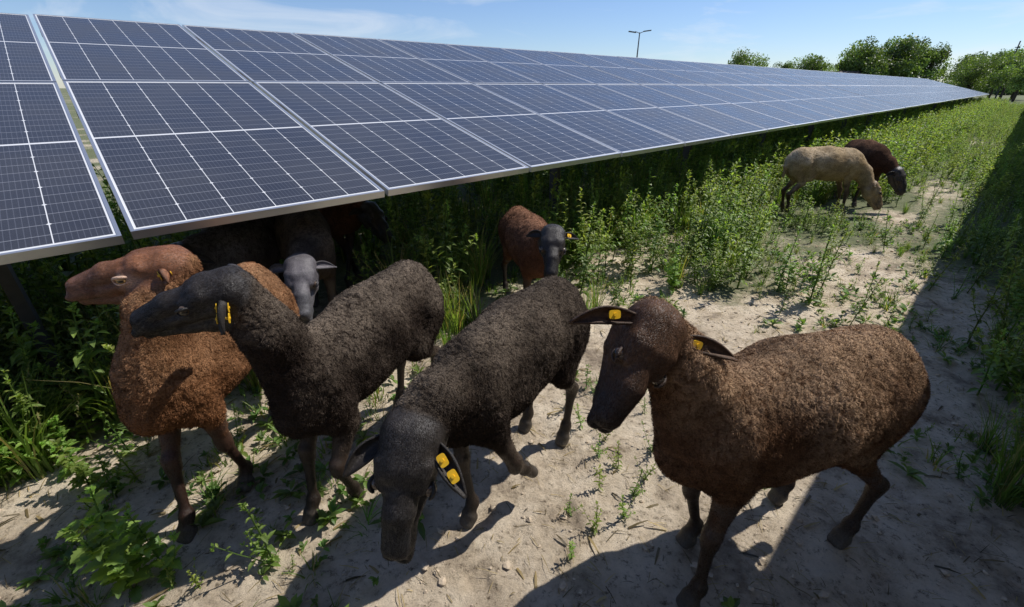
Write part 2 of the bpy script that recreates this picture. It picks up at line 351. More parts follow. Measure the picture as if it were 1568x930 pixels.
for (x,y,s) in [(-.36,2.49,1.1),(-.45,2.55,1.2),(-.28,2.6,1.1),(-.5,2.4,.9),(-.2,2.45,.8),(-.6,2.65,1.1),(-.4,2.3,.7),(.5,2.6,.8),(.6,2.8,.8),(-1.9,1.9,.8),(-2.1,1.7,.9),(2.45,1.55,.9),(2.8,2.1,1),(2.1,1.0,.8),(1.9,.8,.7)]: put(tn,T_near,x,y,s)
K=7600; S_=-3+10*rng.random(K); P_=rng.uniform(-1.3,2.6,K); X_,Y_=sp(S_,P_); NA=n2(X_,Y_,2.1,33)+.4*n2(X_,Y_,6,34)
for x,y,a in zip(X_,Y_,NA):
    if math.hypot(x,y)<.6 or a<-.14+.42*rng.random(): continue
    u=rng.random()
    if u<.66: put(ro,RO,x,y,rng.uniform(.4,1.7))
    elif u<.86: put(ts,T_small,x,y,rng.uniform(.3,1.1))
    elif clear(x,y,.25): put(ws,W_small,x,y,rng.uniform(.2,.5))
scatter('weeds',W_near,wn);scatter('distant_weeds',W_far,wf);scatter('grass',T_near,tn);scatter('distant_grass',T_far,tf)
scatter('young_weeds',W_small,ws);scatter('short_grass',T_small,ts);scatter('seedlings',RO,ro);scatter('thistles',W_broad,wb)

# ---------------------------------------------------------------- trees
def tree(x,y,h,w,seed,name='tree',nl=7000,low=.0):
    q=np.random.default_rng(seed); root=empty(name,(x,y,0)); A=Acc()
    A.add(*tube([[0,0,-.2],[.1,0,h*.2],[0,.1,h*.45],[.1,.1,h*.75]],[h*.03,h*.024,h*.018,h*.006],8))
    cl=[]
    for i in range(34):
        a=q.uniform(0,6.28); e=q.uniform(-1.0,1.4); rr=q.uniform(.35,1)
        c=np.array([math.cos(a)*math.cos(e)*w*.40*rr,math.sin(a)*math.cos(e)*w*.40*rr,h*(.54-low)+math.sin(e)*h*.36*rr]); cl.append((c,q.uniform(.09,.17)*w,q.uniform(.5,1.5)))
        if i%3==0:
            b=np.array([0,0,h*q.uniform(.2,.45)]); A.add(*tube([b,b*.5+c*.5+[0,0,-.1],c],[h*.012,h*.007,h*.003],5))
    V,F,C=A.out(); mk('trunk_and_limbs',V,F,M_bark,parent=root)
    n=nl
    ci=q.integers(0,len(cl),n); cen=np.array([c[0] for c in cl])[ci]; rad=np.array([c[1] for c in cl])[ci]; br=np.array([c[2] for c in cl])[ci]
    d=q.normal(0,1,(n,3)); d/=np.linalg.norm(d,axis=1)[:,None]; P=cen+d*(rad*q.uniform(.2,1.15,n)**.6)[:,None]*np.array([1,1,.8])
    s=h*.017*q.uniform(.6,1.5,n); a=q.normal(0,1,(n,3)); a/=np.linalg.norm(a,axis=1)[:,None]; b=np.cross(a,q.normal(0,1,(n,3))); b/=np.linalg.norm(b,axis=1)[:,None]
    V=np.stack([P-a*s[:,None],P+b*s[:,None]*.6,P+a*s[:,None],P-b*s[:,None]*.6],1).reshape(-1,3); F=np.arange(4*n).reshape(-1,4)
    C=np.repeat((np.array([.13,.19,.05])[None]*(br*q.uniform(.7,1.3,n))[:,None]),4,0)
    mk('crown',V,F,M_tree,col=C,smooth=False,parent=root)
tree(40,86,7.3,9.5,1,nl=8000);tree(52,86,6.9,8,2);tree(49.5,90,6.2,5,12);tree(53.6,89,6.2,5,13)
tree(62,88,9.4,10,3,nl=9000);tree(68.5,89,10,11,4,nl=9000);tree(74,88,8.8,9,5);tree(65,93,8,9,15);tree(79,86,7,8,7,nl=6000);tree(71.5,92,9,9,25)
tree(61,65,5.6,7,8);tree(57.5,57,5.2,6,9);tree(65,66,6.6,8,10);tree(54,52,4.2,5,16,nl=6000);tree(62,60,6.2,7,17);tree(58,62,4.4,6,18,nl=6000)
nn_=46000; q=np.random.default_rng(5); a=q.uniform(-70,140,nn_); 
hh=(2.4+1.3*n2(a,a*0,.12,3)+.8*n2(a,a*0,.5,4)); P=np.stack([a,95+q.normal(0,2,nn_),hh*q.random(nn_)**.7],1)
s=.24*q.uniform(.6,1.6,nn_); d=q.normal(0,1,(nn_,3)); d/=np.linalg.norm(d,axis=1)[:,None]; e=np.cross(d,q.normal(0,1,(nn_,3))); e/=np.linalg.norm(e,axis=1)[:,None]
V=np.stack([P-d*s[:,None],P+e*s[:,None],P+d*s[:,None],P-e*s[:,None]],1).reshape(-1,3)
mk('shrub_belt',V,np.arange(4*nn_).reshape(-1,4),M_tree,col=np.repeat(np.array([.08,.125,.04])*q.uniform(.6,1.4,nn_)[:,None],4,0),smooth=False)
root=empty('barn',(57.3,86,0)); A=Acc(); A.add(*box([-2.6,-3,0],[5.2,0,0],[0,6,0],[0,0,2.4])); V,F,C=A.out(); mk('walls',V,F,simple('render_wall',(.35,.33,.3),.9,0,.2,10,.1),parent=root,smooth=False)
rv=[[-2.9,-3.3,2.4],[2.9,-3.3,2.4],[2.9,3.3,2.4],[-2.9,3.3,2.4],[-2.9,0,3.9],[2.9,0,3.9]]; mk('roof',rv,[[0,1,5],[0,5,4],[2,3,4],[2,4,5],[0,4,3],[1,2,5]],simple('roof_tiles',(.07,.055,.05),.8,0,.5,8,.3),parent=root,smooth=False)
A=Acc(); A.add(*box([-1,-3.03,0],[1.6,0,0],[0,.025,0],[0,0,2])); A.add(*box([1.2,-3.03,1],[.9,0,0],[0,.025,0],[0,0,.8])); V,F,C=A.out(); mk('door_and_window',V,F,simple('dark_wood',(.05,.04,.03),.6),parent=root,smooth=False)

lx,ly=17.2,69.
root=empty('street_lamp',(lx,ly,0)); A=Acc(); A.add(*tube([[0,0,-.2],[0,0,4],[0,0,8.0]],[.13,.10,.07],10))
for sg in(-1,1):
    A.add(*tube([[0,0,7.9],[sg*.6,0,8.12]],[.05,.04],6)); A.add(*box([sg*.5 if sg>0 else -1.5,-.18,8.06],[1.0,0,.12*sg],[0,.36,0],[0,0,.12]))
V,F,C=A.out(); mk('pole_and_heads',V,F,simple('lamp_grey',(.12,.12,.13),.5),parent=root,smooth=False)
root=empty('radio_mast',(60,60,0)); A=Acc(); A.add(*tube([[0,0,-.2],[0,0,6.3]],[.09,.06],8)); A.add(*box([-.3,-.04,5.6],[.6,0,0],[0,.08,0],[0,0,.08]))
V,F,C=A.out(); mk('pole',V,F,M_steel,parent=root,smooth=False)

# ---------------------------------------------------------------- SHEEP
M_coat,nt,b=newmat('sheep_coat'); N=nt.nodes;L=nt.links
at=N.new('ShaderNodeAttribute'); at.attribute_name='Col'; wl=N.new('ShaderNodeAttribute'); wl.attribute_name='wool'
tc=N.new('ShaderNodeTexCoord')
na=N.new('ShaderNodeTexNoise'); na.inputs['Scale'].default_value=190; na.inputs['Detail'].default_value=4; L.new(tc.outputs['Object'],na.inputs['Vector'])
nb=N.new('ShaderNodeTexNoise'); nb.inputs['Scale'].default_value=420; nb.inputs['Detail'].default_value=3; L.new(tc.outputs['Object'],nb.inputs['Vector'])
r=N.new('ShaderNodeMapRange'); L.new(na.outputs['Fac'],r.inputs[0]); r.inputs[1].default_value=.3;r.inputs[2].default_value=.7;r.inputs[3].default_value=.6;r.inputs[4].default_value=1.35
mx=N.new('ShaderNodeMix');mx.data_type='RGBA';mx.blend_type='MULTIPLY';mx.inputs[0].default_value=1;L.new(at.outputs['Color'],mx.inputs[6]);L.new(r.outputs[0],mx.inputs[7]);L.new(mx.outputs[2],b.inputs['Base Color'])
m1=N.new('ShaderNodeMath');m1.operation='MULTIPLY';L.new(na.outputs['Fac'],m1.inputs[0]);L.new(wl.outputs['Fac'],m1.inputs[1])
m2=N.new('ShaderNodeMath');m2.operation='MULTIPLY_ADD';L.new(nb.outputs['Fac'],m2.inputs[0]);m2.inputs[1].default_value=.35;L.new(m1.outputs[0],m2.inputs[2])
bp=N.new('ShaderNodeBump');bp.inputs['Strength'].default_value=.9;bp.inputs['Distance'].default_value=.007;L.new(m2.outputs[0],bp.inputs['Height']);L.new(bp.outputs[0],b.inputs['Normal'])
r2=N.new('ShaderNodeMapRange');L.new(wl.outputs['Fac'],r2.inputs[0]);r2.inputs[3].default_value=.42;r2.inputs[4].default_value=1;L.new(r2.outputs[0],b.inputs['Roughness'])
r3=N.new('ShaderNodeMapRange');L.new(wl.outputs['Fac'],r3.inputs[0]);r3.inputs[3].default_value=.45;r3.inputs[4].default_value=.06;L.new(r3.outputs[0],b.inputs['Specular IOR Level'])

class SDF:
    def __init__(s): s.P=[]
    def add(s,a,b,ra,rb,g,t): s.P.append((np.array(a,float),np.array(b,float),ra,rb,g,t))
    def ev(s,X,want=False):
        X=np.asarray(X,np.float32)
        K={0:.013,1:.0045,2:.007}; S={}; tags={}
        xs=[np.ascontiguousarray(X[:,i]) for i in range(3)]
        for a,b,ra,rb,g,t in s.P:
            ba=b-a; l2=float(ba@ba)+1e-12; p=[xs[i]-np.float32(a[i]) for i in range(3)]
            h=np.clip((p[0]*np.float32(ba[0])+p[1]*np.float32(ba[1])+p[2]*np.float32(ba[2]))/np.float32(l2),0,1)
            q=0
            for i in range(3): e=p[i]-h*np.float32(ba[i]); q=q+e*e
            d=np.sqrt(q)-(np.float32(ra)+np.float32(rb-ra)*h)
            w=np.exp(-np.clip(d/np.float32(K[g]),-60,60)); S[g]=S.get(g,0)+w
            if want: tags[t]=tags.get(t,0)+np.exp(-np.clip(d/.011,-50,50)).astype(np.float64)
        k=.009; tot=0
        for g in S: dg=-K[g]*np.log(S[g].astype(np.float64)+1e-30); tot=tot+np.exp(-np.clip(dg/k,-60,60))
        d=-k*np.log(tot+1e-30)
        return (d,tags) if want else d
    def grad(s,X,e=.002):
        T=np.array([[1,-1,-1],[-1,-1,1],[-1,1,-1],[1,1,1.]]); g=0
        for t in T: g=g+t[None]*s.ev(X+t*e)[:,None]
        return g/(4*e)
    def project(s,X,it=2):
        for _ in range(it):
            d=s.ev(X); g=s.grad(X); gn=(g*g).sum(1)+1e-6; st=np.clip(d/gn,-.01,.01)[:,None]*g; X=X-st
        return X
def nets(sdf,res):
    lo=np.min([np.minimum(p[0],p[1])-max(p[2],p[3]) for p in sdf.P],0)-.04; hi=np.max([np.maximum(p[0],p[1])+max(p[2],p[3]) for p in sdf.P],0)+.04
    n=np.ceil((hi-lo)/res).astype(int)+1; ax=[lo[i]+res*np.arange(n[i]) for i in range(3)]
    G=np.stack(np.meshgrid(*ax,indexing='ij'),-1).reshape(-1,3); D=sdf.ev(G).reshape(n); ins=D<0
    c=np.zeros(n-1,int)
    for a in(0,1):
        for b in(0,1):
            for d in(0,1): c+=ins[a:n[0]-1+a,b:n[1]-1+b,d:n[2]-1+d]
    act=(c>0)&(c<8); idx=-np.ones(n-1,int); idx[act]=np.arange(act.sum())
    V=np.argwhere(act)*res+lo+res*.5; Fs=[]
    for A in range(3):
        B,C=(A+1)%3,(A+2)%3
        s0=[slice(None)]*3; s1=[slice(None)]*3; s0[A]=slice(0,-1); s1[A]=slice(1,None)
        ch=ins[tuple(s0)]!=ins[tuple(s1)]; e=np.argwhere(ch); e=e[(e[:,B]>0)&(e[:,C]>0)&(e[:,B]<n[B]-1)&(e[:,C]<n[C]-1)]
        inside=ins[tuple(e.T)]
        def ci(db,dc): q=e.copy(); q[:,B]-=db; q[:,C]-=dc; return idx[tuple(q.T)]
        Q=np.stack([ci(1,1),ci(0,1),ci(0,0),ci(1,0)],1); Q[~inside]=Q[~inside][:,::-1]; Fs.append(Q)
    F=np.concatenate(Fs); F=F[(F>=0).all(1)]; return V,F
def relax(V,F):
    E=np.concatenate([F[:,[0,1]],F[:,[1,2]],F[:,[2,3]],F[:,[3,0]]]); E=np.concatenate([E,E[:,::-1]]); n=len(V)
    cnt=np.bincount(E[:,0],minlength=n); A=np.stack([np.bincount(E[:,0],weights=V[E[:,1],i],minlength=n) for i in range(3)],1)/np.maximum(cnt,1)[:,None]
    return V*.4+A*.6
def subdiv(V,F):
    E=np.concatenate([F[:,[0,1]],F[:,[1,2]],F[:,[2,3]],F[:,[3,0]]]); Es=np.sort(E,1); key=Es[:,0]*(len(V)+1)+Es[:,1]
    u,first,inv=np.unique(key,return_index=True,return_inverse=True); ev=(V[Es[first,0]]+V[Es[first,1]])/2
    fv=V[F].mean(1); nV=len(V); nE=len(ev); inv=inv.reshape(4,-1)+nV; fc=nV+nE+np.arange(len(F))
    Q=[np.stack([F[:,i],inv[i],fc,inv[(i-1)%4]],1) for i in range(4)]
    return np.concatenate([V,ev,fv]),np.concatenate(Q)
bm=bmesh.new(); bmesh.ops.create_uvsphere(bm,u_segments=24,v_segments=18,radius=1); EV=np.array([x.co[:] for x in bm.verts])
bmesh.ops.triangulate(bm,faces=bm.faces); EF=np.array([[x.index for x in f_.verts] for f_ in bm.faces]); bm.free()
M_eye,nt_,b_=newmat('eye'); a_=nt_.nodes.new('ShaderNodeAttribute'); a_.attribute_name='Col'; nt_.links.new(a_.outputs['Color'],b_.inputs['Base Color']); b_.inputs['Roughness'].default_value=.05
M_fib,nt_,b_=newmat('wool_fibre'); a_=nt_.nodes.new('ShaderNodeAttribute'); a_.attribute_name='Col'; nt_.links.new(a_.outputs['Color'],b_.inputs['Base Color']); b_.inputs['Roughness'].default_value=.8; b_.inputs['Specular IOR Level'].default_value=.15

def sheep(H,S,P,Nz,uph,feet,wool,wool2,face,leg,sc=1.,fat=1.,lv=2,neckmid=None,ears=(None,None),tags={},wrist={},tail=True,fib=90000,seed=0,belly=0.,iris=(.05,.028,.012),face2=None,earup=.8,drop=0.,neckr=1.,bump=.0,ringc=None):
    H=np.array([*H,bump]);S=np.array([*S,-drop]); f=(S-H)*[1,1,0]; f=f/np.linalg.norm(f); l=np.array([-f[1],f[0],0.]); Z=np.array([0,0,1.])
    P=np.array(P,float);Nz=np.array(Nz,float); D=SDF(); q=sc
    W=lambda b,df,dl,z: b+f*df*q+l*dl*q+Z*z*q
    M=(H+S)/2; ft=fat; dz=.17*(1-ft)
    D.add(W(H,-.01,0,.635+dz),W(M,0,0,.625+dz),.155*ft*q,.178*ft*q,0,0)
    D.add(W(M,0,0,.625+dz),W(S,0,0,.63+dz),.178*ft*q,.140*ft*q,0,0)
    D.add(W(M,-.12,0,.59-belly),W(M,.12,0,.575-belly),.170*ft*q,.168*ft*q,0,0)
    D.add(W(M,.1,0,.575-belly*.6),W(S,.02,0,.56),.155*ft*q,.130*ft*q,0,0)
    D.add(W(H,-.06,.045,.62),W(H,-.04,.05,.54),.108*ft*q,.10*ft*q,0,0); D.add(W(H,-.06,-.045,.62),W(H,-.04,-.05,.54),.108*ft*q,.10*ft*q,0,0)
    D.add(W(H,-.03,0,.725),W(M,0,0,.74),.075*q,.070*q,0,0); D.add(W(M,0,0,.74),W(S,-.02,0,.73),.070*q,.065*q,0,0)
    D.add(W(S,.0,.05,.62),W(S,.01,.058,.50),.092*ft*q,.075*ft*q,0,0); D.add(W(S,.0,-.05,.62),W(S,.01,-.058,.50),.092*ft*q,.075*ft*q,0,0)
    D.add(W(S,.06,0,.60),W(S,.09,0,.54),.105*ft*q,.082*ft*q,0,0)
    hf=Nz-P; hl=np.linalg.norm(hf); hf/=hl; hk=hl/.255; up=np.array(uph,float); up-=up@hf*hf; up/=np.linalg.norm(up); lf=np.cross(up,hf)
    h=lambda x,y,z: P+(hf*x+lf*y+up*z)*hk
    nb0=W(S,.02,0,.655); nb1=W(S,.07,0,.56); back=h(-.03,0,-.02); thr=h(.0,0,-.05); nk=neckr
    nm=np.array(neckmid,float) if neckmid is not None else nb0*.45+back*.55+Z*.01
    D.add(nb0,nm,.115*ft*q,.080*q*nk,0,0); D.add(nm,back,.080*q*nk,.056*hk,0,0); D.add(nb1,nm*.6+thr*.4,.10*ft*q,.060*q*nk,0,0); D.add(nm*.6+thr*.4,thr,.060*q*nk,.042*hk,0,4)
    Hd=lambda a,b,ra,rb,t=1: D.add(h(*a),h(*b),ra*hk,rb*hk,1,t)
    for y in(1,-1):
        Hd((-.015,.016*y,.004),(.045,.016*y,.010),.051,.046)
        Hd((.05,.008*y,.010),(.14,.006*y,.006),.034,.028); Hd((.14,.006*y,.006),(.218,.008*y,-.016),.027,.023)
        Hd((.06,.010*y,-.030),(.2,.010*y,-.040),.034,.023)
        Hd((.040,.046*y,.026),(.090,.040*y,.018),.019,.012)
        Hd((.085,.048*y,-.020),(.150,.026*y,-.032),.013,.010)
        Hd((.030,.048*y,-.016),(.085,.046*y,-.022),.022,.015)
        Hd((.070,.047*y,.004),(.078,.047*y,.003),.019,.019)
        Hd((.005,.034*y,-.050),(.055,.030*y,-.070),.036,.030); Hd((.06,.026*y,-.074),(.19,.011*y,-.068),.024,.015)
        Hd((.196,.016*y,-.030),(.238,.015*y,-.040),.0225,.0185)
    Hd((.16,0,-.066),(.226,0,-.068),.018,.0155)
    lt=.92
    for i,(fx,fy,fz) in enumerate(feet):
        sd=1 if i%2==0 else -1; ft3=np.array([fx,fy,fz])
        if i<2:
            a=W(S,.0,.074*sd,.56); e=W(S,-.02,.078*sd,.46)
            w=np.array(wrist[i],float) if i in wrist else e*.5+np.array([fx,fy,0])*.5
            if i not in wrist: w=w+f*.012*q; w[2]=.275*q+fz*.5
            D.add(a,e,.070*ft*q,.050*q*lt,2,0); D.add(e,w*.85+e*.15,.046*q*lt,.026*q*lt,2,4)
            D.add(w+Z*.018*q,w-Z*.014*q,.027*q*lt,.0255*q*lt,2,2)
        else:
            a=W(H,.0,.074*sd,.62); e=W(H,.085,.088*sd,.48); w=ft3-f*.045*q+Z*.27*q
            D.add(a,e,.104*ft*q,.070*ft*q,2,0); D.add(W(H,-.07,.068*sd,.56),w*.35+e*.65,.078*ft*q,.044*q*lt,2,0); D.add(e*.6+w*.4,w,.042*q*lt,.0235*q*lt,2,4); D.add(w-f*.010,w-Z*.03*q,.0235*q*lt,.0195*q*lt,2,2)
        fet=ft3+Z*.08*q-f*.012*q
        if i in wrist: dd=(w-ft3); dd/=np.linalg.norm(dd); fet=ft3+dd*.08*q
        D.add(w,fet,.0220*q*lt,.0155*q*lt,2,2); D.add(fet+Z*.008,fet-Z*.004,.0200*q*lt,.0200*q*lt,2,2)
        for s2 in(-1,1):
            if i in wrist:
                D.add(fet,ft3+l*s2*.01*q,.014*q,.015*q,2,2); D.add(ft3+l*s2*.011*q,ft3-dd*.022*q+l*s2*.011*q,.016*q,.011*q,2,3)
            else:
                D.add(fet,ft3+f*.010*q+l*s2*.008*q+Z*.045*q,.014*q,.014*q,2,2)
                D.add(ft3+f*.012*q+l*s2*.0115*q+Z*.035*q,ft3+f*.028*q+l*s2*.0115*q+Z*.012*q,.0155*q,.0125*q,2,3)
                D.add(ft3+f*.0*q+l*s2*.0115*q+Z*.02*q,ft3+f*.026*q+l*s2*.0115*q+Z*.008*q,.014*q,.0125*q,2,3)
    if tail: D.add(W(H,-.145*ft,0,.68),W(H,-.185*ft,0,.58),.026*q,.023*q,2,0); D.add(W(H,-.185*ft,0,.58),W(H,-.18*ft,0,.44),.023*q,.015*q,2,0)
    V,F=nets(D,.014 if lv>1 else .017)
    for _ in range(3): V=D.project(V,1); V=relax(V,F)
    V=D.project(V,2)
    for _ in range(lv): V,F=subdiv(V,F); V=D.project(V,1)
    d,tg=D.ev(V,True); tot=sum(tg.values())+1e-20; g=D.grad(V); Nr=g/(np.linalg.norm(g,axis=1)[:,None]+1e-9)
    woolm=tg.get(0,0)/tot+.45*tg.get(4,0)/tot; hoof=tg.get(3,0)/tot; legm=(tg.get(2,0)+.6*tg.get(4,0))/tot; facem=tg.get(1,0)/tot
    wr=np.clip(woolm+.18*vnoise(V*30,5)*(woolm>.05),0,1); wr=sstep(.30,.80,wr)
    cen=M+Z*.5; Q=V-cen; loc=np.stack([Q@f,Q@l,Q[:,2]],1)
    wv=np.stack([vnoise(V*11+i*7,seed) for i in range(3)],1)+.6*np.stack([vnoise(V*30+i*7,seed) for i in range(3)],1); q1=loc+wv*.013
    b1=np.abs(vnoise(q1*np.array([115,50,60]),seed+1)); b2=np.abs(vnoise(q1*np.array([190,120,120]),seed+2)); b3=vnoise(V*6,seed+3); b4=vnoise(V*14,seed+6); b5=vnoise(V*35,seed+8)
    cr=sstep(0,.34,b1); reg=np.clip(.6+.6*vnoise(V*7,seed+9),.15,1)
    disp=wr*((.0030*cr+.0018*sstep(0,.5,b2))*reg-.0035+.004*b3+.0035*b4+.002*b5)
    fl=(V-P)/hk; fl=np.stack([fl@hf,fl@lf,fl@up],1)
    dark=np.zeros(len(V)); fm=(facem>.5)
    for y in(1,-1):
        dn=np.linalg.norm((fl-np.array([.254,.017*y,-.028]))/np.array([1.2,1.5,.8]),axis=1); w=np.exp(-(dn/.0085)**2)*fm; disp-=w*.009*hk; dark=np.maximum(dark,w)
        sk_=np.linalg.norm((fl-np.array([.077,.060*y,.002]))/np.array([1.5,1.,1.]),axis=1); dark=np.maximum(dark,.45*np.exp(-(sk_/.018)**2)*fm) if ringc is None else dark
    dm=np.abs(fl[:,2]+.056-.05*(.24-fl[:,0])); w=np.exp(-(dm/.0032)**2)*sstep(.16,.185,fl[:,0])*fm; disp-=w*.0045*hk; dark=np.maximum(dark,w*.85)
    w=np.exp(-(fl[:,1]/.0028)**2)*sstep(.235,.245,fl[:,0])*(fl[:,2]>-.055)*fm; disp-=w*.0025*hk
    disp+=fm*(.0012*vnoise(V*55,3)+.0018*vnoise(V*24,4))*hk
    V2=V+Nr*disp[:,None]; V2[:,2]=np.maximum(V2[:,2],.002)
    wool=np.array(wool);wool2=np.array(wool2);face=np.array(face);leg=np.array(leg); face2=face*.55 if face2 is None else np.array(face2)
    topm=np.clip(Nr[:,2]*.85+.12+.45*b3+.25*b4,0,1)*sstep(.0,.3,b1)**.4; cw=wool[None]*(1-topm[:,None])+wool2[None]*topm[:,None]  # sun-faded tips, plus sunlit backs painted in as lighter upward-facing wool
    cw=cw*(.72+.32*cr*reg+.18*b4+.12*b5)[:,None]  # shade of the fleece creases and hollows painted into the wool colour
    nf=vnoise(V*45,9)+.6*vnoise(V*130,10)+.6*vnoise(V*15,11); muz=sstep(.09,.20,fl[:,0]+.03*vnoise(V*30,12))*fm
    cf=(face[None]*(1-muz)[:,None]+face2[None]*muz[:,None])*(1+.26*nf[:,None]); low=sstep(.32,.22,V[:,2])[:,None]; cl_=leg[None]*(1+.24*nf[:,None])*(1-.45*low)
    if ringc is not None:
        for y in(1,-1):
            sk_=np.linalg.norm((fl-np.array([.077,.060*y,.002]))/np.array([1.5,1.,1.]),axis=1); w=np.exp(-(sk_/.019)**2)[:,None]*fm[:,None]; cf=cf*(1-w)+np.array(ringc)*w
    mixf=(facem/(facem+legm+hoof+1e-9))[:,None]; ch=cf*mixf+cl_*(1-mixf); ch=ch*(1-hoof)[:,None]+np.array([.09,.075,.06])*hoof[:,None]
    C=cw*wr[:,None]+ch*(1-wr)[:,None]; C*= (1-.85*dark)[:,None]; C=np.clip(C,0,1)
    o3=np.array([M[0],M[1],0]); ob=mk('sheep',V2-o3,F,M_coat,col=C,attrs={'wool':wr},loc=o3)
    for y in(1,-1):
        a0=h(.076,0,.003); dr=lf*y+hf*.20+up*.08; dr/=np.linalg.norm(dr); t=np.linspace(.02,.10,240)*hk; dd=D.ev(a0+t[:,None]*dr); k=int(np.argmax(dd>0)); re=.0155*hk; c=a0+dr*(t[k]-.0060*hk)
        v=EV*re; ax=EV@dr; ce=np.tile(np.array(iris),(len(EV),1)); vert=EV@up; hor=EV@hf
        pup=(ax>.75)&(np.abs(vert)<.25)&(np.abs(hor)<.55); ce[pup]=.003; ce[ax<.55]=(.10,.07,.05)
        mk('eye',v+c-o3,EF,M_eye,col=ce,parent=ob)
        lc=(face*.5 if ringc is None else np.array(ringc))
        for sgn,rr in((1,.0048),(-1,.0032)):
            th=np.linspace(-.15,math.pi+.15,16)*sgn
            pts=[c+dr*(.0120-.0085*math.cos(a)**2)*hk+(hf*math.cos(a)*1.30+up*math.sin(a)*(.74 if sgn>0 else .78))*.0150*hk for a in th]
            Vt,Ft=tube(pts,[rr*hk*(.5+.5*math.sin(abs(a))) if 0<abs(a)<math.pi else rr*hk*.5 for a in th],7); mk('eyelid',Vt-o3,Ft,M_coat,col=np.tile(lc,(len(Vt),1)),attrs={'wool':np.zeros(len(Vt))},parent=ob)
    for k,y in enumerate((1,-1)):
        base=h(-.006,.052*y,.008)
        tip=np.array(ears[k],float) if ears[k] is not None else h(-.03,.145*y,-.055)
        ed=tip-base; el=np.linalg.norm(ed); ed/=el; op=hf*(1-earup)+up*earup+lf*y*.15; op=op-op@ed*ed; op/=np.linalg.norm(op); wd=np.cross(ed,op)
        nu,nv=20,13; Vv=[];Cc=[]
        cfun=lambda t: base+ed*el*t+Z*(el*.16*math.sin(math.pi*t*.95))+hf*el*.06*math.sin(math.pi*t)
        for i in range(nu):
            t=i/(nu-1); wdt=.0200*hk*(.46+.84*math.sin(math.pi*min(1,t**.9*.9+.05))**.9)*math.sqrt(max(.02,1-t**3.2)); tw=.35*t
            w2=wd*math.cos(tw)+op*math.sin(tw); o2=op*math.cos(tw)-wd*math.sin(tw)
            for j in range(nv):
                s=j/(nv-1)*2-1; cup=(1.25-t*.75)
                Vv.append(cfun(t)+w2*wdt*s*(1-.25*cup*s*s)-o2*(wdt*cup*(1-s*s)*.85)+op*.004+op*.003*math.sin(7*t+3*s)*t); Cc.append(face*(.9+.9*(1-abs(s))*(1-t))*(1.0 if abs(s)<.75 else .6)*(1+.12*math.sin(9*s+5*t)))
        Fv=[[i*nv+j,i*nv+j+1,(i+1)*nv+j+1,(i+1)*nv+j] for i in range(nu-1) for j in range(nv-1)]
        eo=mk('ear',np.array(Vv)-o3,Fv,M_coat,col=np.clip(Cc,0,1),attrs={'wool':np.full(len(Vv),.2)},parent=ob); md=eo.modifiers.new('s','SOLIDIFY'); md.thickness=.0055*hk; md.offset=0
        if k in tags:
            for tt,ss in ((.36,.35),(.66,-.1))[:(2 if tags[k]>1 else 1)]:
                c=cfun(tt)+wd*.006*ss; a=.0100*hk; bb=.0140*hk; A=Acc()
                for sg in (1,-1):
                    o=c+op*(.0055 if sg>0 else -.022)*hk
                    ang=np.linspace(0,2*math.pi,20,endpoint=False); sq=lambda u:math.copysign(abs(u)**.5,u)
                    rim=[o+wd*sq(math.cos(x))*a+ed*sq(math.sin(x))*bb for x in ang]; n0=20
                    VV=rim+[v+op*.002 for v in rim]+[o,o+op*.002]; FF=[]
                    for x in range(n0):
                        y2=(x+1)%n0; FF+=[[x,y2,n0+y2],[x,n0+y2,n0+x],[2*n0,y2,x],[2*n0+1,n0+x,n0+y2]]
                    A.add(VV,FF)
                A.add(*tube([c-op*.024*hk,c+op*.011*hk],[.004*hk,.004*hk],8))
                Vt,Ft,_=A.out(); mk('ear_tag',Vt-o3,Ft,M_tag,parent=ob,smooth=False)
    if fib:
        tri=V2[F[:,:3]]; area=np.linalg.norm(np.cross(tri[:,1]-tri[:,0],tri[:,2]-tri[:,0]),axis=1)
        for nm_,wt,nfb in (('fleece',area*np.clip(wr[F[:,0]],0,1)**1.2,fib),('short_hair',area*(1-wr[F[:,0]])*(hoof[F[:,0]]<.3)*(1+2*facem[F[:,0]]),int(fib*.35))):
            pr=wt/wt.sum(); k=rng.choice(len(F),nfb,p=pr); u=rng.random((nfb,2)); c4=V2[F[k]]
            p0=(c4[:,0]*((1-u[:,0])*(1-u[:,1]))[:,None]+c4[:,1]*(u[:,0]*(1-u[:,1]))[:,None]+c4[:,2]*(u[:,0]*u[:,1])[:,None]+c4[:,3]*((1-u[:,0])*u[:,1])[:,None])
            nn=Nr[F[k,0]]
            if nm_=='fleece':
                # neighbouring fibres lean together, so that they read as small locks
                lean=np.stack([vnoise(p0*75+17*i,seed+20) for i in range(3)],1)*1.6; tg1=rng.normal(0,.55,(nfb,3))+lean; Ln=(.0048*rng.uniform(.5,1.5,nfb))[:,None]; w=.0006; kn=.85; br=rng.uniform(.75,1.5,nfb)*(1+.25*vnoise(p0*75,seed+25))
            else:
                fc=facem[F[k,0]][:,None]>.4; tg1=np.where(fc,-hf[None]*1.0,-Z[None])+rng.normal(0,.25,(nfb,3)); Ln=(.0060*rng.uniform(.5,1.4,nfb))[:,None]; w=.00045; kn=.16; br=rng.uniform(.55,1.9,nfb)
            tg1-= (tg1*nn).sum(1)[:,None]*nn; tg1/=np.linalg.norm(tg1,axis=1)[:,None]; sd=np.cross(nn,tg1)
            a=p0-nn*.001; bmid=p0+nn*Ln*.75*kn+tg1*Ln*.35; c=p0+nn*Ln*kn+tg1*Ln*1.1
            VV=np.stack([a-sd*w,a+sd*w,bmid+sd*w,bmid-sd*w,c],1).reshape(-1,3); b0=np.arange(nfb)[:,None]*5
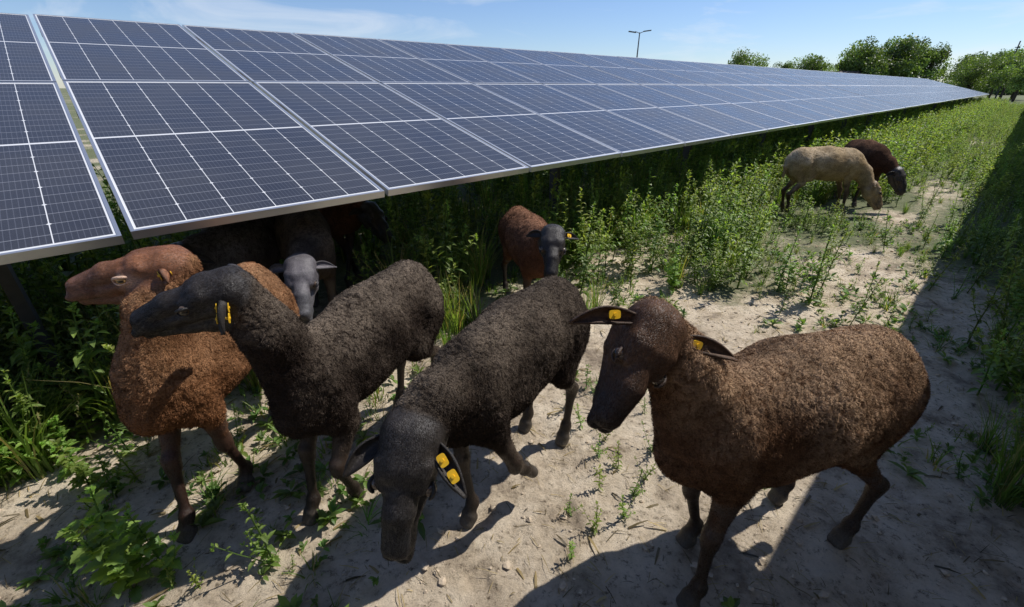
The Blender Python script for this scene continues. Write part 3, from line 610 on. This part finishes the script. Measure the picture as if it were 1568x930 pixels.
            FF=np.concatenate([b0+[0,1,2],b0+[0,2,3],b0+[3,2,4]]); cc=np.repeat(C[F[k,0]]*br[:,None],5,0)
            mk(nm_,VV-o3,FF,M_fib,col=np.clip(cc,0,1),smooth=False,parent=ob)
    return ob

BR=(.140,.068,.034);BR2=(.38,.255,.160); DK=(.036,.025,.019);DK2=(.150,.118,.090); RU=(.20,.090,.040);RU2=(.38,.21,.11)
BF=(.095,.050,.029);DF=(.032,.027,.025); DF2=(.017,.016,.017); LG=(.034,.021,.014)
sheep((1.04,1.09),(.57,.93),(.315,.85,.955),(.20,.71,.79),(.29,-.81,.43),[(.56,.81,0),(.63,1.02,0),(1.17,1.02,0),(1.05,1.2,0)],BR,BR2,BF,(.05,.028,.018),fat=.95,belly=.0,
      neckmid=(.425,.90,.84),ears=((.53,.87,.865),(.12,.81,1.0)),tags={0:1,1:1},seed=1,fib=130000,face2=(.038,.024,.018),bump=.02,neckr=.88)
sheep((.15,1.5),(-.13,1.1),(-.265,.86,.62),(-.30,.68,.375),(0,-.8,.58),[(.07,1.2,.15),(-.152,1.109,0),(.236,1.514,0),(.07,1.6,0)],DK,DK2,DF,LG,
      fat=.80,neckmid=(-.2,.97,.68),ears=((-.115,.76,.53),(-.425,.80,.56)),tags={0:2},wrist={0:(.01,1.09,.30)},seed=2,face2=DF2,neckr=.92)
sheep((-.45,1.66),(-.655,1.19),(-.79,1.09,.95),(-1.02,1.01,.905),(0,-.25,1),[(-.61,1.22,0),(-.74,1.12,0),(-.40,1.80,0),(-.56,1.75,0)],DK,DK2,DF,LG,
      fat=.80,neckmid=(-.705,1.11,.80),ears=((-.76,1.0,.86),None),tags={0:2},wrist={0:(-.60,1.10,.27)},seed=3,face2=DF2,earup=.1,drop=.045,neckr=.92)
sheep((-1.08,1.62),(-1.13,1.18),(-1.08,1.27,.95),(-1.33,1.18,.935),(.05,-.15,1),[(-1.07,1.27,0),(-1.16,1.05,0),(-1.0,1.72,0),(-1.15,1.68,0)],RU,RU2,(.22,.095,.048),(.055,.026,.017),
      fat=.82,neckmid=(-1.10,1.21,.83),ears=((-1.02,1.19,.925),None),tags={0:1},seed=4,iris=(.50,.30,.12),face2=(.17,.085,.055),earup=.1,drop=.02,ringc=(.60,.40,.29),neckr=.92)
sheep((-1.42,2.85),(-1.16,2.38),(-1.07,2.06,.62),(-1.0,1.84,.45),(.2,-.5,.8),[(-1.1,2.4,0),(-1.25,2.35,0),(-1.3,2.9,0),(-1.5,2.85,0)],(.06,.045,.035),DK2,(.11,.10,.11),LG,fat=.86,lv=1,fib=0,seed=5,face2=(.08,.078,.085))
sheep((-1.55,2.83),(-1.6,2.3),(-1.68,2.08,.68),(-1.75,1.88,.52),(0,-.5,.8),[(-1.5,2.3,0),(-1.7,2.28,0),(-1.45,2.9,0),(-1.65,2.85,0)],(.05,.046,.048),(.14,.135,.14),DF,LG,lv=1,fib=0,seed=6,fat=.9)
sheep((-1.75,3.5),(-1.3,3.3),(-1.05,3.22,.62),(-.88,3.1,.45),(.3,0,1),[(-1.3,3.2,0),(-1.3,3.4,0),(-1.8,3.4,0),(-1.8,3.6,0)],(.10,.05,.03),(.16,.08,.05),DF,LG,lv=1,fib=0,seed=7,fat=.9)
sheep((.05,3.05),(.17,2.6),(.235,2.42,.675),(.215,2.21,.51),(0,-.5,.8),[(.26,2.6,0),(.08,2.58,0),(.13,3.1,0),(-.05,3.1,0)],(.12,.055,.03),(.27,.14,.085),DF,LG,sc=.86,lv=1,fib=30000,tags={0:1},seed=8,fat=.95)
sheep((3.5,5.5),(4.08,5.5),(4.36,5.38,.36),(4.52,5.3,.13),(.8,0,.5),[(4.2,5.6,0),(4.12,5.4,0),(3.5,5.62,0),(3.44,5.4,0)],(.42,.30,.16),(.62,.49,.33),(.36,.25,.14),(.09,.05,.03),lv=1,fib=20000,seed=9,neckmid=(4.25,5.44,.52),face2=(.22,.15,.09),fat=.95)
sheep((4.78,6.4),(4.72,5.9),(4.82,5.62,.48),(4.92,5.5,.25),(.3,-.6,.5),[(4.83,5.9,0),(4.62,5.9,0),(4.88,6.45,0),(4.68,6.4,0)],(.045,.024,.016),(.12,.065,.04),DF,LG,lv=1,fib=0,seed=10,fat=.9)

# ---------------------------------------------------------------- light, sky, camera
el=math.radians(53); az=math.atan2(.9,.43)
sun=bpy.data.lights.new('sun','SUN'); sun.energy=5; sun.angle=math.radians(.5); sun.color=(1,.955,.88); so=bpy.data.objects.new('sun',sun); SC.collection.objects.link(so)
d=Vector((math.sin(az)*math.cos(el),math.cos(az)*math.cos(el),math.sin(el))); so.rotation_euler=d.to_track_quat('Z','Y').to_euler(); so.location=d*50
w=bpy.data.worlds.new('World'); SC.world=w; w.use_nodes=True; nt=w.node_tree; bg=nt.nodes['Background']; bg.inputs[1].default_value=.105
sk=nt.nodes.new('ShaderNodeTexSky'); sk.sky_type='NISHITA'; sk.sun_disc=False; sk.sun_elevation=el; sk.sun_rotation=az; sk.air_density=1.0; sk.dust_density=.1; sk.ozone_density=2.0
ti=nt.nodes.new('ShaderNodeMix'); ti.data_type='RGBA'; ti.blend_type='MULTIPLY'; ti.inputs[0].default_value=1; nt.links.new(sk.outputs[0],ti.inputs[6]); ti.inputs[7].default_value=(.84,.94,1.18,1)
tc=nt.nodes.new('ShaderNodeTexCoord'); mp=nt.nodes.new('ShaderNodeMapping'); mp.inputs['Scale'].default_value=(1.2,2.6,8); mp.inputs['Rotation'].default_value=(0,.35,.6); nt.links.new(tc.outputs['Generated'],mp.inputs[0])
cn=nt.nodes.new('ShaderNodeTexNoise'); cn.inputs['Scale'].default_value=1.9; cn.inputs['Detail'].default_value=9; cn.inputs['Roughness'].default_value=.6; cn.inputs['Distortion'].default_value=.8; nt.links.new(mp.outputs[0],cn.inputs['Vector'])
mr=nt.nodes.new('ShaderNodeMapRange'); nt.links.new(cn.outputs['Fac'],mr.inputs[0]); mr.inputs[1].default_value=.5; mr.inputs[2].default_value=.78; mr.inputs[4].default_value=.65
mx=nt.nodes.new('ShaderNodeMix'); mx.data_type='RGBA'; nt.links.new(mr.outputs[0],mx.inputs[0]); nt.links.new(ti.outputs[2],mx.inputs[6]); mx.inputs[7].default_value=(8.2,8.6,9.2,1); nt.links.new(mx.outputs[2],bg.inputs[0])
cam=bpy.data.cameras.new('camera'); cam.lens=15.38; cam.sensor_width=36; cam.clip_start=.05; cam.clip_end=2000; co=bpy.data.objects.new('camera',cam); SC.collection.objects.link(co)
co.location=(0,0,1.45); co.rotation_euler=(math.radians(90-26.36),0,0); SC.camera=co
SC.view_settings.view_transform='Standard'; SC.view_settings.look='None'; SC.view_settings.exposure=0
